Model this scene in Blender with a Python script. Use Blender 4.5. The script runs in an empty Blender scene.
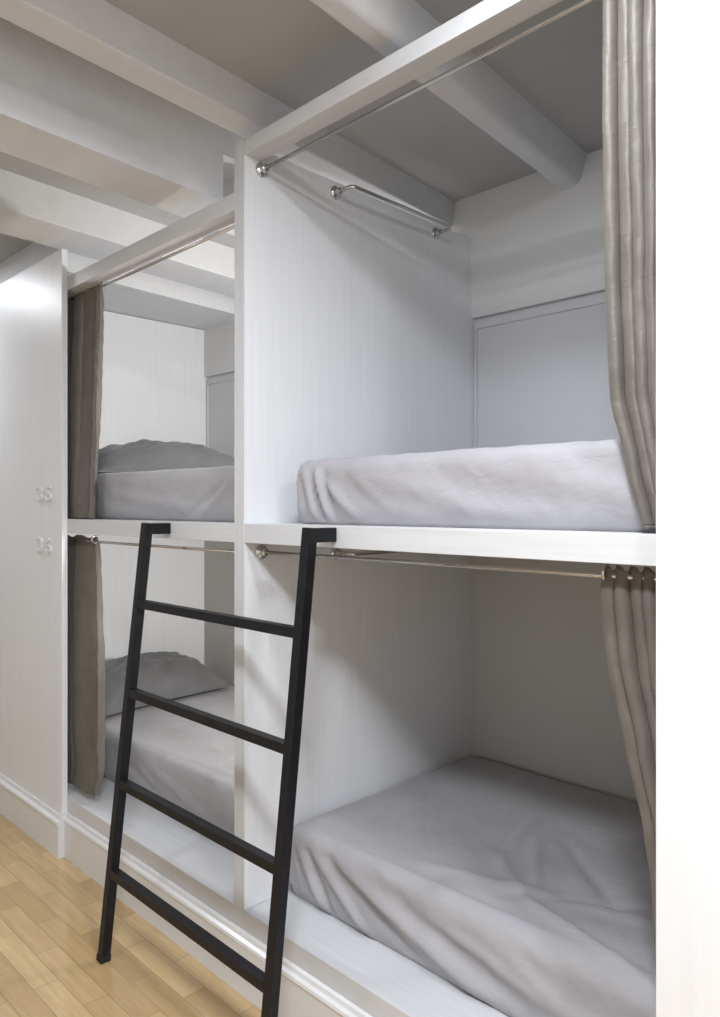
import bpy, bmesh, math, random
from mathutils import Vector, Matrix, noise
random.seed(7)
S = 1.3            # metres per layout unit
H = 1.404          # eye height
C = bpy.context.scene.collection
def P(x, y, h): return Vector((x*S, y*S, H + h*S))
V1, V2 = -387.0, 1110.0
def tx(u, y): return -0.998*(V2-u)/(u-V1)*y      # x (units) of photo column u on plane y

# ------------------------------------------------------------------ materials
def newmat(name, col, rough=.5, metal=0.0, spec=.5):
    m = bpy.data.materials.new(name); m.use_nodes = True
    b = m.node_tree.nodes['Principled BSDF']
    b.inputs['Base Color'].default_value = (*col, 1); b.inputs['Roughness'].default_value = rough
    b.inputs['Metallic'].default_value = metal; b.inputs['Specular IOR Level'].default_value = spec
    return m
def N(m, t, **kw):
    n = m.node_tree.nodes.new(t)
    for k, v in kw.items(): setattr(n, k, v)
    return n
def L(m, a, b): m.node_tree.links.new(a, b)
def coords(m, scale):
    tc = N(m, 'ShaderNodeTexCoord'); mp = N(m, 'ShaderNodeMapping')
    mp.inputs['Scale'].default_value = scale
    L(m, tc.outputs['Object'], mp.inputs['Vector']); return mp.outputs['Vector']
def ramp(m, fac, stops):
    r = N(m, 'ShaderNodeValToRGB'); els = r.color_ramp.elements
    while len(els) < len(stops): els.new(.5)
    for e, (p, c) in zip(els, stops): e.position = p; e.color = (*c, 1)
    L(m, fac, r.inputs['Fac']); return r.outputs['Color']
def tex_noise(m, vec, scale, detail=3, rough=.5):
    n = N(m, 'ShaderNodeTexNoise'); n.inputs['Scale'].default_value = scale
    n.inputs['Detail'].default_value = detail; n.inputs['Roughness'].default_value = rough
    L(m, vec, n.inputs['Vector']); return n.outputs['Fac']
def bump(m, fac, strength, dist=.002):
    b = N(m, 'ShaderNodeBump'); b.inputs['Strength'].default_value = strength; b.inputs['Distance'].default_value = dist
    L(m, fac, b.inputs['Height'])
    L(m, b.outputs['Normal'], m.node_tree.nodes['Principled BSDF'].inputs['Normal'])
def base(m, colsock): L(m, colsock, m.node_tree.nodes['Principled BSDF'].inputs['Base Color'])

def laminate(name, scale, a=(.785,.788,.805), b=(.82,.823,.84)):
    m = newmat(name, b, .42)
    f = tex_noise(m, coords(m, scale), 1, 5, .62)
    base(m, ramp(m, f, [(.33, a), (.62, b)])); bump(m, f, .05, .001)
    return m
LAM_V = laminate('white_laminate_upright_grain', (60, 60, 2.2))
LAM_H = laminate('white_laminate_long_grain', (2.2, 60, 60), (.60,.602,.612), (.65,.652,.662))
LAM_E = laminate('grey_white_edge_laminate', (60, 60, 2.2), (.58,.582,.592), (.64,.642,.652))  # greyer and darker than the upright laminate
SKIRT = newmat('skirting_gloss_white', (.76,.75,.745), .2, 0, .6)
f = tex_noise(SKIRT, coords(SKIRT, (3,3,3)), 2); bump(SKIRT, f, .1, .004)
PAINT = newmat('wall_paint', (.72,.72,.715), .75)
f = tex_noise(PAINT, coords(PAINT, (1,1,1)), 60, 3); bump(PAINT, f, .08, .001)
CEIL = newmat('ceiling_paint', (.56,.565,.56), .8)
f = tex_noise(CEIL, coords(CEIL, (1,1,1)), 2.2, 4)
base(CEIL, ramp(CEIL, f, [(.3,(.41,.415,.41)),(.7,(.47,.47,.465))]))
BEAM = newmat('beam_paint', (.74,.745,.76), .6)
f = tex_noise(BEAM, coords(BEAM, (3,12,12)), 1.5, 3); base(BEAM, ramp(BEAM, f, [(.3,(.66,.665,.68)),(.7,(.70,.705,.72))]))
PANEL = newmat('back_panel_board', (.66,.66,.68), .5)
PANEL_LOW = newmat('shaded_lower_back_panel', (.52,.51,.475), .6)  # warm board, darkened to put the lower bunk's shade into the colour
def cloth(name, a, b, rough=.85, crease=.22, sheen=.2):
    m = newmat(name, a, rough, spec=.25)
    f = tex_noise(m, coords(m, (1,1,1)), 9, 4)
    base(m, ramp(m, f, [(.3,a),(.7,b)]))
    n = N(m, 'ShaderNodeTexNoise'); n.inputs['Scale'].default_value = 11; n.inputs['Detail'].default_value = 5; n.inputs['Distortion'].default_value = 1.6
    L(m, coords(m, (1,1,1.6)), n.inputs['Vector']); bump(m, n.outputs['Fac'], crease, .012)
    m.node_tree.nodes['Principled BSDF'].inputs['Sheen Weight'].default_value = sheen
    return m
SHEET = cloth('grey_cotton_sheet', (.365,.352,.368), (.40,.388,.402))
PIPE = cloth('grey_sheet_seam', (.30,.29,.30), (.33,.32,.33))
PILLOW = cloth('dark_grey_pillow_cotton', (.14,.138,.14), (.17,.167,.17))
CURT = cloth('taupe_satin_curtain', (.122,.106,.088), (.15,.132,.112), rough=.5, sheen=.1)
CURT.node_tree.nodes['Principled BSDF'].inputs['Specular IOR Level'].default_value = .4
STEEL = newmat('polished_steel', (.62,.60,.58), .18, 1)
BLACK = newmat('black_powder_coat', (.012,.012,.015), .45, spec=.3)
f = tex_noise(BLACK, coords(BLACK, (1,1,1)), 25, 5, .7)
base(BLACK, ramp(BLACK, f, [(.55,(.007,.007,.009)),(.74,(.018,.018,.022)),(.80,(.07,.07,.075))]))
RUBBER = newmat('black_rubber', (.01,.01,.01), .8)
NUM = newmat('number_plastic', (.74,.74,.76), .4)
LAMPM = newmat('lamp_trim_white', (.8,.8,.8), .4)
LENS = newmat('lamp_lens', (.9,.9,.9), .3)
LENS.node_tree.nodes['Principled BSDF'].inputs['Emission Color'].default_value = (1,.98,.95,1)
LENS.node_tree.nodes['Principled BSDF'].inputs['Emission Strength'].default_value = 6

def floor_mat():
    m = newmat('oak_parquet', (.5,.34,.17), .13, spec=.7)
    v = coords(m, (1,1,1))
    rot = N(m, 'ShaderNodeMapping'); rot.inputs['Rotation'].default_value = (0,0,math.radians(0))
    L(m, v, rot.inputs['Vector'])
    br = N(m, 'ShaderNodeTexBrick'); br.offset = .5; br.squash = 1
    for k, val in (('Scale',1),('Mortar Size',.0012),('Mortar Smooth',.3),('Bias',-.1),('Brick Width',.34),('Row Height',.072)):
        br.inputs[k].default_value = val
    br.inputs['Color1'].default_value = (.60,.43,.225,1); br.inputs['Color2'].default_value = (.42,.28,.13,1)
    br.inputs['Mortar'].default_value = (.33,.22,.11,1)
    L(m, rot.outputs['Vector'], br.inputs['Vector'])
    g = tex_noise(m, coords(m, (5,60,1)), 1, 5, .6)
    gr = ramp(m, g, [(.3,(.88,.86,.83)),(.65,(1.04,1.04,1.04))])
    mx = N(m, 'ShaderNodeMix'); mx.data_type = 'RGBA'; mx.blend_type = 'MULTIPLY'; mx.inputs[0].default_value = 1
    L(m, br.outputs['Color'], mx.inputs[6]); L(m, gr, mx.inputs[7]); base(m, mx.outputs[2])
    big = tex_noise(m, coords(m, (1,1,1)), 14, 2)
    bump(m, big, .06, .01)
    return m
FLOOR = floor_mat()

# ------------------------------------------------------------------ helpers
def obj(name, bm, mat, parent=None, smooth=False, loc=None):
    me = bpy.data.meshes.new(name); bmesh.ops.recalc_face_normals(bm, faces=bm.faces[:])
    bm.to_mesh(me); bm.free(); me.materials.append(mat)
    if smooth:
        for p in me.polygons: p.use_smooth = True
    o = bpy.data.objects.new(name, me); C.objects.link(o)
    if parent is not None:
        o.parent = parent; o.matrix_parent_inverse = Matrix.Translation(-parent.location)
    return o
def tag(o, label=None, cat=None, group=None, kind=None):
    if label: o['label'] = label
    if cat: o['category'] = cat
    if group: o['group'] = group
    if kind: o['kind'] = kind
    return o
def thing(name, loc, label, cat, group=None):
    o = bpy.data.objects.new(name, None); o.empty_display_size = .1; C.objects.link(o); o.location = loc
    return tag(o, label, cat, group)
def add_box(bm, a, b, bev=0.0):
    x0, x1 = sorted((a[0], b[0])); y0, y1 = sorted((a[1], b[1])); z0, z1 = sorted((a[2], b[2]))
    r = bmesh.ops.create_cube(bm, size=1, matrix=Matrix.Translation(((x0+x1)/2,(y0+y1)/2,(z0+z1)/2)) @ Matrix.Diagonal((x1-x0,y1-y0,z1-z0,1)))
    if bev:
        es = list({e for v in r['verts'] for e in v.link_edges})
        bmesh.ops.bevel(bm, geom=es, offset=bev, segments=2, affect='EDGES', profile=.6)
def box(name, a, b, mat, parent=None, bev=.0015):
    bm = bmesh.new(); add_box(bm, a, b, bev); return obj(name, bm, mat, parent)
def ubox(name, x0, x1, y0, y1, h0, h1, mat, parent=None, bev=.0015):
    return box(name, P(x0,y0,h0), P(x1,y1,h1), mat, parent, bev)
def add_bar(bm, a, b, w, d, side=Vector((1,0,0)), bev=.002):
    """square section bar from a to b; w across 'side'"""
    a = Vector(a); b = Vector(b); ax = (b-a).normalized(); s = (side - ax*side.dot(ax)).normalized(); t = ax.cross(s)
    M = Matrix((s, t, ax)).transposed().to_4x4(); M.translation = (a+b)/2
    r = bmesh.ops.create_cube(bm, size=1, matrix=M @ Matrix.Diagonal((w, d, (b-a).length, 1)))
    if bev:
        es = list({e for v in r['verts'] for e in v.link_edges})
        bmesh.ops.bevel(bm, geom=es, offset=bev, segments=2, affect='EDGES', profile=.6)
def add_tube(bm, pts, r, n=14, cap=True):
    pts = [Vector(p) for p in pts]; rings = []
    up = None
    for i, p in enumerate(pts):
        d = (pts[min(i+1,len(pts)-1)] - pts[max(i-1,0)]).normalized()
        if up is None: up = d.orthogonal().normalized()
        up = (up - d*up.dot(d)).normalized(); w = d.cross(up)
        rr = r[i] if isinstance(r, (list,tuple)) else r
        rings.append([bm.verts.new(p + (up*math.cos(2*math.pi*k/n) + w*math.sin(2*math.pi*k/n))*rr) for k in range(n)])
    for A, B in zip(rings, rings[1:]):
        for k in range(n): bm.faces.new((A[k], A[(k+1)%n], B[(k+1)%n], B[k]))
    if cap: bm.faces.new(rings[0]); bm.faces.new(rings[-1])
def add_lathe(bm, c, axis, prof, n=28):
    """prof: (distance along axis, radius)"""
    axis = Vector(axis).normalized()
    add_tube(bm, [Vector(c)+axis*(a+i*1e-6) for i,(a,_) in enumerate(prof)], [max(q,1e-4) for _,q in prof], n)
def lathe(name, c, axis, prof, mat, parent, n=28):
    bm = bmesh.new(); axis = Vector(axis).normalized(); up = axis.orthogonal().normalized(); w = axis.cross(up)
    rings = [[bm.verts.new(Vector(c)+axis*a+(up*math.cos(2*math.pi*k/n)+w*math.sin(2*math.pi*k/n))*max(q,1e-4)) for k in range(n)] for a,q in prof]
    for A, B in zip(rings, rings[1:]):
        for k in range(n): bm.faces.new((A[k], A[(k+1)%n], B[(k+1)%n], B[k]))
    bm.faces.new(rings[0]); bm.faces.new(rings[-1])
    o = obj(name, bm, mat, parent, True)
    m = o.modifiers.new('b', 'EDGE_SPLIT'); m.split_angle = math.radians(40)
    return o

# ------------------------------------------------------------------ room shell
hF, hC = -1.08, .944
XL, XR, YF, YB = -3.9, 1.7, -1.15, 1.842
struct = lambda o: tag(o, kind='structure')
struct(ubox('floor', XL-.05, XR+.05, YF-.05, YB+.1, hF-.06, hF, FLOOR, bev=0))
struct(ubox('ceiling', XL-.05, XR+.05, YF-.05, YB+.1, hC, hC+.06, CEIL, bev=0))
struct(ubox('wall_back', XL-.05, XR+.05, YB+.03, YB+.1, hF, hC, PAINT, bev=0))
struct(ubox('trim_7', XL-.05, XR+.05, YB, YB+.0299, .572, hC, PAINT, bev=0))
struct(ubox('wall_front', XL-.05, XR+.05, YF-.05, YF, hF, hC, PAINT, bev=0))
struct(ubox('wall_left', XL-.05, XL, YF, YB+.02, hF, hC, PAINT, bev=0))
struct(ubox('wall_right', XR, XR+.05, YF, YB+.02, hF, hC, PAINT, bev=0))
# beams, turned five degrees against the bunks: s = offset across, t = along
ang = math.radians(5.17); RV = (math.cos(ang), math.sin(ang)); BV = (-math.sin(ang), math.cos(ang))
def beam(name, prof, rnd=0, ya=YF, yb=YB-.0005, keep=None):
    """prof: polygon of (s,h); swept along the beam direction from the front wall to the back wall"""
    bm = keep or bmesh.new(); ends = []
    for yy in (ya, yb):
        ring = []
        for s, h in prof:
            # point with offset s whose y equals yy
            t = (yy - s*RV[1])/BV[1]
            ring.append(bm.verts.new(P(s*RV[0]+t*BV[0], yy, h)))
        ends.append(ring)
    n = len(prof)
    for k in range(n): bm.faces.new((ends[0][k], ends[0][(k+1)%n], ends[1][(k+1)%n], ends[1][k]))
    bm.faces.new(ends[0]); bm.faces.new(ends[1])
    if rnd:
        low = min(h for _, h in prof); zl = H + low*S
        es = [e for e in bm.edges if abs(e.verts[0].co.z-zl) < .004 and abs(e.verts[1].co.z-zl) < .004 and abs(e.verts[0].co.y-e.verts[1].co.y) > 1]
        bmesh.ops.bevel(bm, geom=es, offset=rnd, segments=5, affect='EDGES', profile=.5)
    return bm if name is None else struct(obj(name, bm, BEAM))
beam('trim_1', [(-.915,hC),(-.896,.869),(-.842,.869),(-.816,hC)], .018)
beam('trim_2', [(-1.350,hC),(-1.342,.868),(-1.268,.868),(-1.259,hC)], .006)
b3 = beam(None, [(-1.619,.880),(-1.617,.761),(-1.460,.761),(-1.460,.880)], 0, YF, 1.077)
beam(None, [(-1.619,.880),(-1.617,.761),(-1.460,.761),(-1.460,.880)], 0, 1.17, YB-.0005, b3)
beam('trim_3', [(-1.619,hC),(-1.619,.8801),(-1.460,.8801),(-1.460,hC)], 0, keep=b3)
beam('trim_4', [(-2.320,hC),(-2.305,.8355),(-2.110,.8355),(-2.108,hC)], .004)
beam('trim_5', [(-3.1,hC),(-3.1,.782),(-2.335,.782),(-2.335,hC)], .003, 1.06)
beam('trim_6', [(.15,hC),(.15,.869),(.25,.869),(.26,hC)], .006)

# ------------------------------------------------------------------ bunks
PT = .815                 # partition top
def bunk(x0, x1, label, hdr0, hdr1, div_l, div_r):
    t = thing('bunk_bed', P((x0+x1)/2, 1.0, hF), label, 'bunk bed', 'built-in white bunk beds'); return t
XA, XB, XC = -2.82, -1.405, .15        # left end wall inner, divider left face, right end wall inner
XD = -1.369                            # divider right face
LB = thing('bunk_bed', P(-2.1,1.42,hF), 'white built-in two-tier bunk further away, numbered 35 and 36 on its left front panel', 'bunk bed')
RB = thing('bunk_bed', P(-.6,1.42,hF), 'white built-in two-tier bunk nearest the camera, between ladder and plain white post', 'bunk bed')
def carcass(t, x0, x1, h0, h1):
    ubox('header', x0, x1, 1.0, 1.047, h0, h1, LAM_H, t)
    ubox('sleeping_platform', x0, x1, 1.0, YB, -.0805, -.0372, LAM_H, t)
    ubox('base', x0, x1, 1.0, YB, hF+.0005, -.9035, LAM_H, t)
    ubox('back_panel', x0, x1, YB+.016, YB+.0295, -.03, .571, PANEL, t, 0)
    bm = bmesh.new(); add_box(bm, P(x0+.006,YB+.010,.540), P(x1-.006,YB+.016,.562), .001); add_box(bm, P(x0+.006,YB+.010,-.03), P(x0+.012,YB+.016,.540), .001)
    obj('panel_frame', bm, PANEL, t)
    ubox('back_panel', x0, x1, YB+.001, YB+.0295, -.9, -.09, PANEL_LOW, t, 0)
    # skirting with a moulded top
    bm = bmesh.new(); pr = [(.9995,hF),(.984,hF),(.984,-.975),(.9815,-.968),(.983,-.962),(.990,-.958),(.992,-.950),(.9995,-.948)]
    ends = [[bm.verts.new(P(x, y, h)) for y, h in pr] for x in (x0, x1)]
    for k in range(len(pr)): bm.faces.new((ends[0][k], ends[0][(k+1)%len(pr)], ends[1][(k+1)%len(pr)], ends[1][k]))
    bm.faces.new(ends[0]); bm.faces.new(ends[1])
    obj('skirting', bm, SKIRT, t)
carcass(LB, XA, XB, .676, .717)
carcass(RB, XD, XC, .789, .823)
ubox('edge_strip', XB, XD, .9985, .99995, -.9035, .8229, LAM_E, RB, 0)
# the upright between the two belongs to the near bunk
bm = bmesh.new(); add_box(bm, P(XB,1.0,-.9035), P(XD,YB+.0295,PT), .0015); 
add_box(bm, P(XB,.9995,PT-.01), P(XD,1.047,.823), 0)
obj('side_panel', bm, LAM_V, RB)
ubox('base_joint', XB, XD, .9999, YB, hF+.0005, -.9036, LAM_H, RB, 0)
bm = bmesh.new(); pr = [(.9995,hF),(.984,hF),(.984,-.975),(.9815,-.968),(.983,-.962),(.990,-.958),(.992,-.950),(.9995,-.948)]
ends = [[bm.verts.new(P(x, y, h)) for y, h in pr] for x in (XB, XD)]
for k in range(len(pr)): bm.faces.new((ends[0][k], ends[0][(k+1)%len(pr)], ends[1][(k+1)%len(pr)], ends[1][k]))
obj('skirting', bm, SKIRT, RB)
ubox('side_panel', XA-.035, XA, 1.0, YB+.0295, hF+.0005, .7795, LAM_V, LB)
ubox('side_panel', XC, XC+.035, 1.0, YB+.0295, hF+.0005, PT, LAM_V, RB)
def front_panel(t, x0, x1, top):
    bm = bmesh.new(); add_box(bm, P(x0,.981,-.952), P(x1,.9995,top), .0015)
    o = obj('front_panel', bm, LAM_V, t)
    bm = bmesh.new(); pr = [(.9995,hF),(.965,hF),(.965,-.985),(.962,-.978),(.963,-.970),(.972,-.964),(.975,-.9525),(.9995,-.9525)]
    ends = [[bm.verts.new(P(x, y, h)) for y, h in pr] for x in (x0-.012, x1+.012)]
    for k in range(len(pr)): bm.faces.new((ends[0][k], ends[0][(k+1)%len(pr)], ends[1][(k+1)%len(pr)], ends[1][k]))
    bm.faces.new(ends[0]); bm.faces.new(ends[1])
    obj('skirting', bm, SKIRT, t)
    return o
fp = front_panel(LB, -2.86, -2.290, .800)
front_panel(RB, -.4265, .19, .800)
def number(txt, x0, x1, h, hh, parent):
    cu = bpy.data.curves.new('t', 'FONT'); cu.body = txt; cu.size = 1; cu.extrude = .03; cu.bevel_depth = .008; cu.space_character = 1.15; cu.offset = .01
    to = bpy.data.objects.new('t', cu); C.objects.link(to); bpy.context.view_layer.update()
    me = bpy.data.meshes.new_from_object(to.evaluated_get(bpy.context.evaluated_depsgraph_get()))
    bpy.data.objects.remove(to)
    xs = [v.co.x for v in me.vertices]; ys = [v.co.y for v in me.vertices]
    sx = (x1-x0)*S/(max(xs)-min(xs)); sy = hh*S/(max(ys)-min(ys)); x_, y_ = min(xs), (min(ys)+max(ys))/2
    c = P(x0, .981, h)
    for v in me.vertices:
        v.co = Vector((c.x+(v.co.x-x_)*sx, c.y-.003-v.co.z*.12, c.z+(v.co.y-y_)*sy))
    me.name = 'bunk_number'; me.materials.clear(); me.materials.append(NUM)
    o = bpy.data.objects.new('bunk_number', me); C.objects.link(o)
    o.parent = parent
    o['label'] = 'raised white number ' + txt
    return o
# a number is a sub-part of the front panel
fpo = fp
n1 = number('35', tx(37,.981), tx(51.5,.981), .043, .050, fp); n2 = number('36', tx(37,.981), tx(51.5,.981), -.1235, .050, fp)

# ------------------------------------------------------------------ mattresses
def seg_fold(px, pz, a, b, w, amp):
    ax, az = a; bx, bz = b; dx, dz = bx-ax, bz-az; L2 = dx*dx+dz*dz
    t = ((px-ax)*dx+(pz-az)*dz)/L2
    if t < -.15 or t > 1.15: return 0
    tt = min(1, max(0, t)); d = math.hypot(px-ax-tt*dx, pz-az-tt*dz)
    return amp*math.exp(-(d/w)**2)*1.7*max(0, math.sin(math.pi*min(1,max(0,(t+.15)/1.3))))**.7
def axis(a, b, r, step):
    n = max(2, int((b-a-2*r)/step)); v = [a+r*i/4 for i in range(4)]
    v += [a+r+(b-a-2*r)*i/n for i in range(n+1)]; v += [b-r+r*i/4 for i in range(1,5)]; return v
def mattress(x0, x1, y0, y1, h0, h1, label, front, top, seed, r=.042):
    a = P(x0,y0,h0); b = P(x1,y1,h1); cx, cy = (a.x+b.x)/2, (a.y+b.y)/2
    A = [axis(a.x,b.x,r,.010), axis(a.y,b.y,r,.014), axis(a.z,b.z,r,.009)]
    bm = bmesh.new(); cache = {}
    def vert(i,j,k):
        key = (i,j,k)
        if key in cache: return cache[key]
        p = Vector((A[0][i],A[1][j],A[2][k]))
        rb = .02 if p.z < (a.z+b.z)/2 else r
        q = Vector((min(max(p.x,a.x+r),b.x-r), min(max(p.y,a.y+r),b.y-r), min(max(p.z,a.z+rb),b.z-r)))
        n = (p-q); n = n.normalized() if n.length > 1e-9 else Vector((0,0,1))
        rr = r if p.z >= (a.z+b.z)/2 else None
        if rr: s = q + n*r
        else:
            # tucked lower edge
            hor = Vector((n.x, n.y, 0))
            s = Vector((q.x,q.y,p.z)); 
            if hor.length > 1e-6: s = s + hor.normalized()*(r - .016*max(0,1-(p.z-a.z)/.05)**2) * (1 if hor.length>.3 or p.z>a.z+.001 else hor.length)
        # soft overall unevenness
        fr = max(0, -n.y); tp = max(0, n.z) if p.z > (a.z+b.z)/2 else 0
        d = 0
        lx, lz, ly = p.x-a.x, p.z-a.z, p.y-a.y
        if p.z > a.z+.004:
            fade = min(1, lz/.03)
            if fr > .05 or tp > .05:
                for (s0, s1, w, am) in front: d += fr*fade*seg_fold(lx, lz, s0, s1, w, am)
                for (s0, s1, w, am) in top: d += tp*seg_fold(lx, ly, s0, s1, w, am)
            d += .006*noise.noise(Vector((p.x*3+seed, p.y*4, p.z*6)))*(fr+tp)
            d += .0035*noise.noise(Vector((p.x*14+p.z*16+seed, p.y*11, p.z*9)))*(fr*.8+tp*.6)
            d += .0018*noise.noise(Vector((p.x*38+p.z*40, p.y*30+seed, p.z*16)))*(fr+tp*.6)
        s = s + n*d
        cache[key] = bm.verts.new(s); return cache[key]
    nx, ny, nz = (len(q)-1 for q in A)
    def quad(c): 
        try: bm.faces.new([vert(*q) for q in c])
        except ValueError: pass
    for i in range(nx):
        for j in range(ny):
            quad([(i,j,nz),(i+1,j,nz),(i+1,j+1,nz),(i,j+1,nz)])
        quad([(i,0,0),(i+1,0,0),(i+1,ny,0),(i,ny,0)])
        for k in range(nz):
            quad([(i,0,k),(i+1,0,k),(i+1,0,k+1),(i,0,k+1)]); quad([(i,ny,k),(i+1,ny,k),(i+1,ny,k+1),(i,ny,k+1)])
    for j in range(ny):
        for k in range(nz):
            quad([(0,j,k),(0,j+1,k),(0,j+1,k+1),(0,j,k+1)]); quad([(nx,j,k),(nx,j+1,k),(nx,j+1,k+1),(nx,j,k+1)])
    o = obj('mattress', bm, SHEET, None, True)
    # origin at the base
    M = Vector((cx, cy, a.z))
    o.data.transform(Matrix.Translation(-M)); o.location = M
    tag(o, label, 'mattress', 'mattresses under grey fitted sheets')
    return o
T1 = .175; 
mattress(-1.272, XC-.01, 1.055, YB-.004, -.0368, .1035, 'grey sheeted mattress on the upper near bunk, bunched folds at its left corner',
    [((.02,.14),(.05,.02),.010,.004),((.055,.15),(.105,.01),.010,.009),((.085,.15),(.135,.005),.007,-.010),((.10,.15),(.16,.005),.009,.010),((.13,.15),(.185,.005),.008,-.006),
     ((.14,.12),(.26,.02),.012,.007),((.24,.14),(.40,.03),.018,.004),((.30,.13),(.75,.02),.03,.005),((.7,.13),(1.1,.05),.03,.004),((.9,.15),(1.5,.03),.03,-.003)],
    [((.1,.05),(.3,.5),.02,.004)], 3.1)
mattress(-1.3665, XC-.01, 1.112, YB-.004, -.903, -.741, 'grey sheeted mattress on the lower near bunk, wrinkled and half in shade',
    [((.04,.16),(.10,.03),.010,.006),((.07,.165),(.19,.01),.011,.011),((.11,.16),(.22,.01),.009,-.010),((.15,.165),(.36,.01),.013,.010),((.20,.17),(.55,.01),.016,-.008),
     ((.24,.17),(.75,.02),.022,.012),((.45,.16),(.95,.02),.025,-.007),((.5,.15),(1.1,.06),.02,.006),((.75,.16),(1.2,.03),.02,.006)],
    [((.30,.03),(1.3,.06),.010,.004),((.45,.10),(1.2,.30),.020,.006),((.55,.30),(.80,.12),.018,.006),((.60,.45),(.75,.20),.016,.007),((.66,.50),(.95,.25),.016,-.006),((.85,.60),(1.15,.2),.02,.006),
     ((.75,.15),(1.15,.02),.012,.008),((.70,.12),(1.05,.35),.015,-.006),((.50,.6),(.62,.25),.02,.005)], 8.7)
mattress(XA+.006, XB-.006, 1.056, YB-.004, -.0368, .1035, 'grey sheeted mattress under the plump pillow on the upper far bunk',
    [((1.55,.02),(1.72,.14),.012,.006),((1.45,.02),(1.66,.12),.012,-.005),((.9,.1),(1.5,.04),.02,.004)], [], 5.2)
mattress(XA+.006, XB-.006, 1.15, YB-.004, -.903, -.741, 'grey sheeted mattress on the lower far bunk, seen behind the black ladder',
    [((1.0,.15),(1.5,.04),.02,.006),((.7,.15),(1.1,.03),.02,-.005)],
    [((.9,.05),(1.7,.09),.010,.005),((1.1,.5),(1.6,.4),.02,.007),((1.0,.35),(1.7,.22),.02,.007),((1.1,.25),(1.6,.16),.02,-.005)], 1.4)

# ------------------------------------------------------------------ pillows
def pillow(c, hw, hl, T, rot, tilt, label, seed):
    n = 64; bm = bmesh.new(); rows = {1:[], -1:[]}
    R = Matrix.Rotation(rot, 3, 'Z') @ Matrix.Rotation(tilt, 3, 'Y')
    def pos(u, v, sgn):
        eu = 1-abs(u)**2.6; ev = 1-abs(v)**2.6
        prof = (max(0,eu)**.62)*(max(0,ev)**.62)
        x = hw*u*(1-.09*(1-abs(v)**2)*abs(u)**3) ; y = hl*v*(1-.08*(1-abs(u)**2)*abs(v)**3)
        w = noise.noise(Vector((u*2.2+seed, v*2.6, 0)))*.14 + noise.noise(Vector((u*6+v*3+seed, v*5, 2)))*.12
        rad = math.atan2(v, u); rr = math.hypot(u, v)
        w += .035*math.sin(rad*9+seed)*max(0, rr-.45)
        z = T*prof*(1+w) if sgn > 0 else -T*.14*prof
        return R @ Vector((x, y, z))
    for sgn in (1,-1):
        for i in range(n+1):
            u = math.sin(math.pi/2*(2*i/n-1)); row = []
            for j in range(n+1):
                v = math.sin(math.pi/2*(2*j/n-1))
                edge = i in (0,n) or j in (0,n)
                if sgn < 0 and edge: row.append(rows[1][i][j])
                else: row.append(bm.verts.new(pos(u,v,sgn)))
            rows[sgn].append(row)
        for i in range(n):
            for j in range(n):
                q = (rows[sgn][i][j], rows[sgn][i+1][j], rows[sgn][i+1][j+1], rows[sgn][i][j+1])
                bm.faces.new(q)
    o = obj('pillow', bm, PILLOW, None, True); o.location = c
    tag(o, label, 'pillow', 'dark grey pillows in the far bunk')
    # piped seam around the edge
    bm = bmesh.new(); pts = []
    k = 60
    for side in range(4):
        for i in range(k):
            q = math.sin(math.pi/2*(2*i/k-1)) 
            u, v = [(q,-1),(1,q),(-q,1),(-1,-q)][side]; pts.append(pos(u,v,1))
    add_tube(bm, pts+[pts[0]], .0035, 8, False)
    s = obj('seam', bm, PILLOW, None, True); s.parent = o
    return o
pillow(P(-2.50,1.46,.126), .25, .41, .148, math.radians(-6), math.radians(3), 'plump dark grey pillow on the upper bed of the far bunk', 2.0)
pillow(P(-2.64,1.45,-.706), .22, .40, .165, math.radians(6), math.radians(5), 'dark grey pillow on the lower bed of the far bunk, leaning on the end wall', 9.0)

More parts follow.
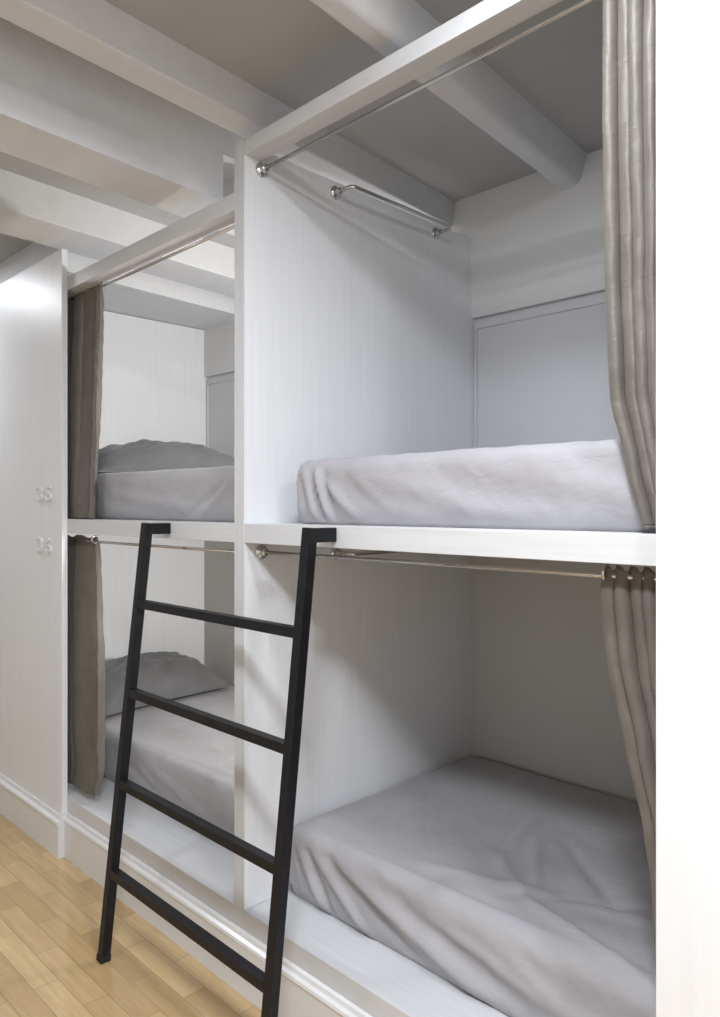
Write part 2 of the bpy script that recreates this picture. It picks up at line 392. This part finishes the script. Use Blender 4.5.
# ------------------------------------------------------------------ curtains
def interp(tab, z):
    if z >= tab[0][0]: return tab[0][1:]
    for p, q in zip(tab, tab[1:]):
        if z >= q[0]:
            f = (p[0]-z)/(p[0]-q[0]); f2 = f*f*(3-2*f)*.35+f*.65
            return [a+(b-a)*f2 for a, b in zip(p[1:], q[1:])]
    return tab[-1][1:]
def curtain(tab, folds, label, seed, bottom=None, ring_side=-1, depth=1.0, ns=220, nz=130, phase=0, group='taupe bunk curtains'):
    """tab: (h, x_left, x_right, y_centre, fold amplitude) from the top down, layout units"""
    bm = bmesh.new(); top, bot = tab[0][0], tab[-1][0]; rows = []
    for k in range(nz+1):
        row = []
        for i in range(ns+1):
            s = i/ns
            h = top + (bot-top)*k/nz
            hb = h
            if bottom: hb = top + ((bot + bottom(s)) - top)*k/nz
            xl, xr, yc, am = interp(tab, hb)
            zf = (top-hb)
            ph = 2*math.pi*folds*s + phase + .5*math.sin(3.1*s+seed)
            wob = noise.noise(Vector((s*5+seed, zf*2.2, 0)))
            x = xl+(xr-xl)*(s - .16/folds*math.sin(ph)*min(1,am/.012))
            y = yc + am*(1.15-2.0*abs(math.sin(ph/2))**.55 + .22*math.cos(.6*ph+seed)) + .006*wob*min(1, zf/.06)
            x += .006*noise.noise(Vector((s*3, zf*3+seed, 5)))*min(1, zf/.06)
            # small pulls in the cloth
            y += .0034*noise.noise(Vector((s*folds*3, zf*26, seed)))*min(1, 4/folds)*min(1,zf/.02)
            # rod pocket
            if zf < .035: y = yc + (y-yc)*(.55+.45*zf/.035)
            y = max(y, 1.006)
            p = P(x, y, hb + (.004*math.cos(ph*2+1) if k == 0 else 0))
            row.append(bm.verts.new(p))
        rows.append(row)
    for A, B in zip(rows, rows[1:]):
        for i in range(ns): bm.faces.new((A[i],A[i+1],B[i+1],B[i]))
    c = P((tab[0][1]+tab[0][2])/2, tab[0][3], tab[-1][0])
    t = thing('curtain', c, label, 'curtain', group)
    o = obj('curtain_fabric', bm, CURT, t, True)
    so = o.modifiers.new('s', 'SOLIDIFY'); so.thickness = .0022; so.offset = 0
    # hem stitched along the bottom edge
    bm = bmesh.new(); add_tube(bm, [v for v in [Vector(q) for q in hem_pts(o, ns, nz)]], .0028, 8); obj('hem', bm, CURT, t, True)
    # ring at the leading edge
    sx = tab[0][1] if ring_side < 0 else tab[0][2]
    rc = P(sx + (.004 if ring_side < 0 else -.004), 1.047, tab[0][0]-.008)
    bm = bmesh.new(); pts = [rc + Vector((0, math.cos(a)*.014, math.sin(a)*.014)) for a in [2*math.pi*i/28 for i in range(29)]]
    add_tube(bm, pts, .0035, 10, False)
    obj('ring', bm, STEEL, t, True)['label'] = 'steel curtain ring'
    return t
def hem_pts(o, ns, nz):
    vs = o.data.vertices; n = (ns+1)
    return [vs[nz*n+i].co.copy() for i in range(0, ns+1, 2)]
yR = 1.047
curtain([(.785, tx(608,yR), -.36, 1.050, .012), (.742, tx(607,yR), -.36, 1.047, .012), (.328, tx(611,yR), -.355, 1.040, .012),
         (.162, tx(618,yR), -.35, 1.034, .011), (.06, tx(632,1.04), -.345, 1.030, .010), (-.028, tx(645,1.03), -.34, 1.026, .008)], 8.5,
        'pale lit taupe curtain gathered at the right end of the upper near bunk', 1.3,
        bottom=lambda s: .035*max(0, min(1, (s-.22)*6)), phase=.6)
curtain([(-.090, tx(604,yR), -.36, 1.049, .012), (-.13, tx(604,yR), -.36, 1.048, .013), (-.23, tx(612,yR), -.35, 1.045, .016),
         (-.35, tx(630,yR), -.335, 1.042, .015), (-.46, tx(647,yR), -.32, 1.040, .013), (-.54, tx(656,yR), -.31, 1.040, .012), (-.86, tx(668,yR), -.30, 1.045, .010)], 8.0,
        'taupe curtain at the right of the lower near bunk, swept behind the white post', 4.4, phase=1.2)
curtain([(.685, -2.42, tx(103.5,yR), 1.050, .016), (.35, -2.42, tx(103,yR), 1.040, .016), (-.032, -2.42, tx(104.5,yR), 1.028, .014)], 3.6,
        'dark taupe curtain hanging straight at the left of the upper far bunk', 2.2, ring_side=1, phase=.3)
curtain([(-.092, -2.40, tx(95.5,yR), 1.052, .016), (-.30, -2.40, tx(98,yR), 1.045, .020), (-.50, -2.40, tx(107,1.06), 1.038, .022), (-.70, -2.40, tx(108,1.06), 1.038, .022),
         (-.80, -2.40, tx(106,yR), 1.036, .016), (-.875, -2.40, tx(102,yR), 1.034, .014)], 1.7,
        'dark taupe curtain bulging at the left of the lower far bunk', 6.1, ring_side=1, phase=2.6)

# ------------------------------------------------------------------ rods and towel rails
def flange(c, ax, t):
    lathe('flange', c, ax, [(0,.0),(0,.022),(.003,.022),(.007,.019),(.010,.012),(.024,.0115),(.026,.009),(.026,0)], STEEL, t)
def rod(x0, x1, h, label, y=1.047, fl=(True, True), r=.0052):
    t = thing('curtain_rod', P((x0+x1)/2, y, h), label, 'curtain rod', 'steel curtain rods')
    bm = bmesh.new(); add_tube(bm, [P(x0,y,h)+Vector((.0005,0,0)), P(x1,y,h)-Vector((.0005,0,0))], r, 16); obj('rod', bm, STEEL, t, True)
    if fl[0]: flange(P(x0,y,h)+Vector((.0003,0,0)), (1,0,0), t)
    if fl[1]: flange(P(x1,y,h)-Vector((.0003,0,0)), (-1,0,0), t)
rod(XD, XC, .769, 'steel curtain rod across the top of the near upper bunk')
rod(XD, XC, -.1025, 'thin steel curtain rod just under the near bunk platform')
rod(XA, XB, .668, 'steel curtain rod across the top of the far upper bunk')
rod(XA, XB, -.1065, 'thin steel curtain rod just under the far bunk platform')
def towel_rail(h, label):
    y0, y1, off = 1.278, 1.672, .060
    t = thing('towel_rail', P(XD, (y0+y1)/2, h), label, 'towel rail', 'steel towel rails on the near bunk side')
    bm = bmesh.new(); a = P(XD,y0,h); b = P(XD,y1,h); o = off*S
    pts = [a, a+Vector((o*.65,0,0)), a+Vector((o*.9,.004,0)), a+Vector((o,.014,0)), b+Vector((o,-.014,0)), b+Vector((o*.9,-.004,0)), b+Vector((o*.65,0,0)), b]
    add_tube(bm, pts, .0065, 14); obj('rail', bm, STEEL, t, True)
    for q in (a, b): flange(q+Vector((.0003,0,0)), (1,0,0), t)
towel_rail(.786, 'steel towel rail at the top of the side panel in the upper near bunk')
towel_rail(-.115, 'steel towel rail just under the platform in the lower near bunk')

# ------------------------------------------------------------------ ladder
LX0, LX1, W = -1.692, -1.077, .029
ld = thing('ladder', P((LX0+LX1)/2, .84, hF), 'black metal four-rung ladder leaning against the bunk platforms', 'ladder')
def ly(h): return .940 + (h+.04)/(hF+.04)*(.825-.940)
for x in (LX0, LX1):
    bm = bmesh.new(); add_bar(bm, P(x, ly(-.04), -.040), P(x, ly(hF+.012), hF+.012), W, W); obj('rail', bm, BLACK, ld)
    ubox('hook', x-W/2/S, x+W/2/S, .948, .9993, -.068, -.0405, BLACK, ld, .002)
    bm = bmesh.new(); add_bar(bm, P(x, ly(hF+.016), hF+.016), P(x, ly(hF)+.0, hF+.0004), W+.004, W+.004); obj('rubber_foot', bm, RUBBER, ld)
for h in (-.238, -.452, -.668, -.876):
    bm = bmesh.new(); add_bar(bm, P(LX0+W/2/S, ly(h), h), P(LX1-W/2/S, ly(h), h), .026, .028, Vector((0,0,1))); obj('rung', bm, BLACK, ld)

# ------------------------------------------------------------------ lamps on the ceiling of the aisle
def downlight(x, y, power, size=.11, col=(1,.985,.96), label='', h=hC):
    c = P(x, y, h)
    t = thing('ceiling_lamp', c, label, 'lamp', 'round ceiling lamps over the aisle')
    lathe('lamp_trim', c, (0,0,-1), [(0.0005,0),(0.0005,size*.62+.02),(.012,size*.62+.016),(.014,size*.62),(.014,0)], LAMPM, t)
    lathe('lamp_lens', c-Vector((0,0,.014)), (0,0,-1), [(.0002,0),(.0002,size*.6),(.002,size*.58),(.002,0)], LENS, t)
    ld_ = bpy.data.lights.new('lamp_light', 'AREA'); ld_.shape = 'DISK'; ld_.size = size; ld_.energy = power; ld_.color = col
    lo = bpy.data.objects.new('lamp_light', ld_); C.objects.link(lo); lo.parent = t; lo.location = (0,0,-.020)
COOL = (.88,.93,1)
downlight(-.50, .68, 19, size=.20, col=COOL, label='round ceiling lamp over the aisle beside the white post')
downlight(-1.56, .10, 11, size=.22, col=COOL, label='added unseen round lamp under the deep beam, brightening the left front panel', h=.761)  # added out of view to brighten the left front panel
downlight(-3.3, .66, 20, size=.22, col=COOL, label='round ceiling lamp over the aisle at the far left end')
downlight(-.10, .02, 70, size=.30, col=COOL, label='large round ceiling lamp over the middle of the aisle')
downlight(1.05, .20, 66, size=.30, col=COOL, label='round ceiling lamp over the right end of the aisle')
def reading_lamp(h, power, label):
    c = P(XB, 1.60, h)
    t = thing('reading_lamp', c, label, 'lamp', 'reading lamps inside the far bunk')
    lathe('lamp_body', c, (-1,0,0), [(.0003,0),(.0003,.05),(.02,.05),(.024,.046),(.024,0)], LAMPM, t)
    l_ = bpy.data.lights.new('lamp_light', 'AREA'); l_.shape = 'DISK'; l_.size = .09; l_.energy = power; l_.color = (1,.985,.95)
    lo = bpy.data.objects.new('lamp_light', l_); C.objects.link(lo); lo.parent = t; lo.location = (-.028,0,0); lo.rotation_euler = (0, math.radians(90), 0)
reading_lamp(.42, 17, 'round reading lamp on the side panel inside the upper far bunk')
reading_lamp(-.30, 14, 'round reading lamp on the side panel inside the lower far bunk')

w = bpy.data.worlds.new('World'); bpy.context.scene.world = w; w.use_nodes = True
w.node_tree.nodes['Background'].inputs[0].default_value = (.8,.85,1,1); w.node_tree.nodes['Background'].inputs[1].default_value = .2

# ------------------------------------------------------------------ camera
cd = bpy.data.cameras.new('Camera'); cam = bpy.data.objects.new('Camera', cd); C.objects.link(cam)
cam.location = (0,0,H); cam.rotation_euler = (math.radians(90), 0, math.radians(45.07))
cd.sensor_fit = 'HORIZONTAL'; cd.sensor_width = 36; cd.lens = 36*748/720; cd.shift_y = -1.5/720
cd.clip_start = .02
sc = bpy.context.scene; sc.camera = cam
sc.view_settings.view_transform = 'Standard'; sc.view_settings.look = 'None'; sc.view_settings.gamma = 1
sc.view_settings.use_curve_mapping = False; sc.view_settings.exposure = -0.47
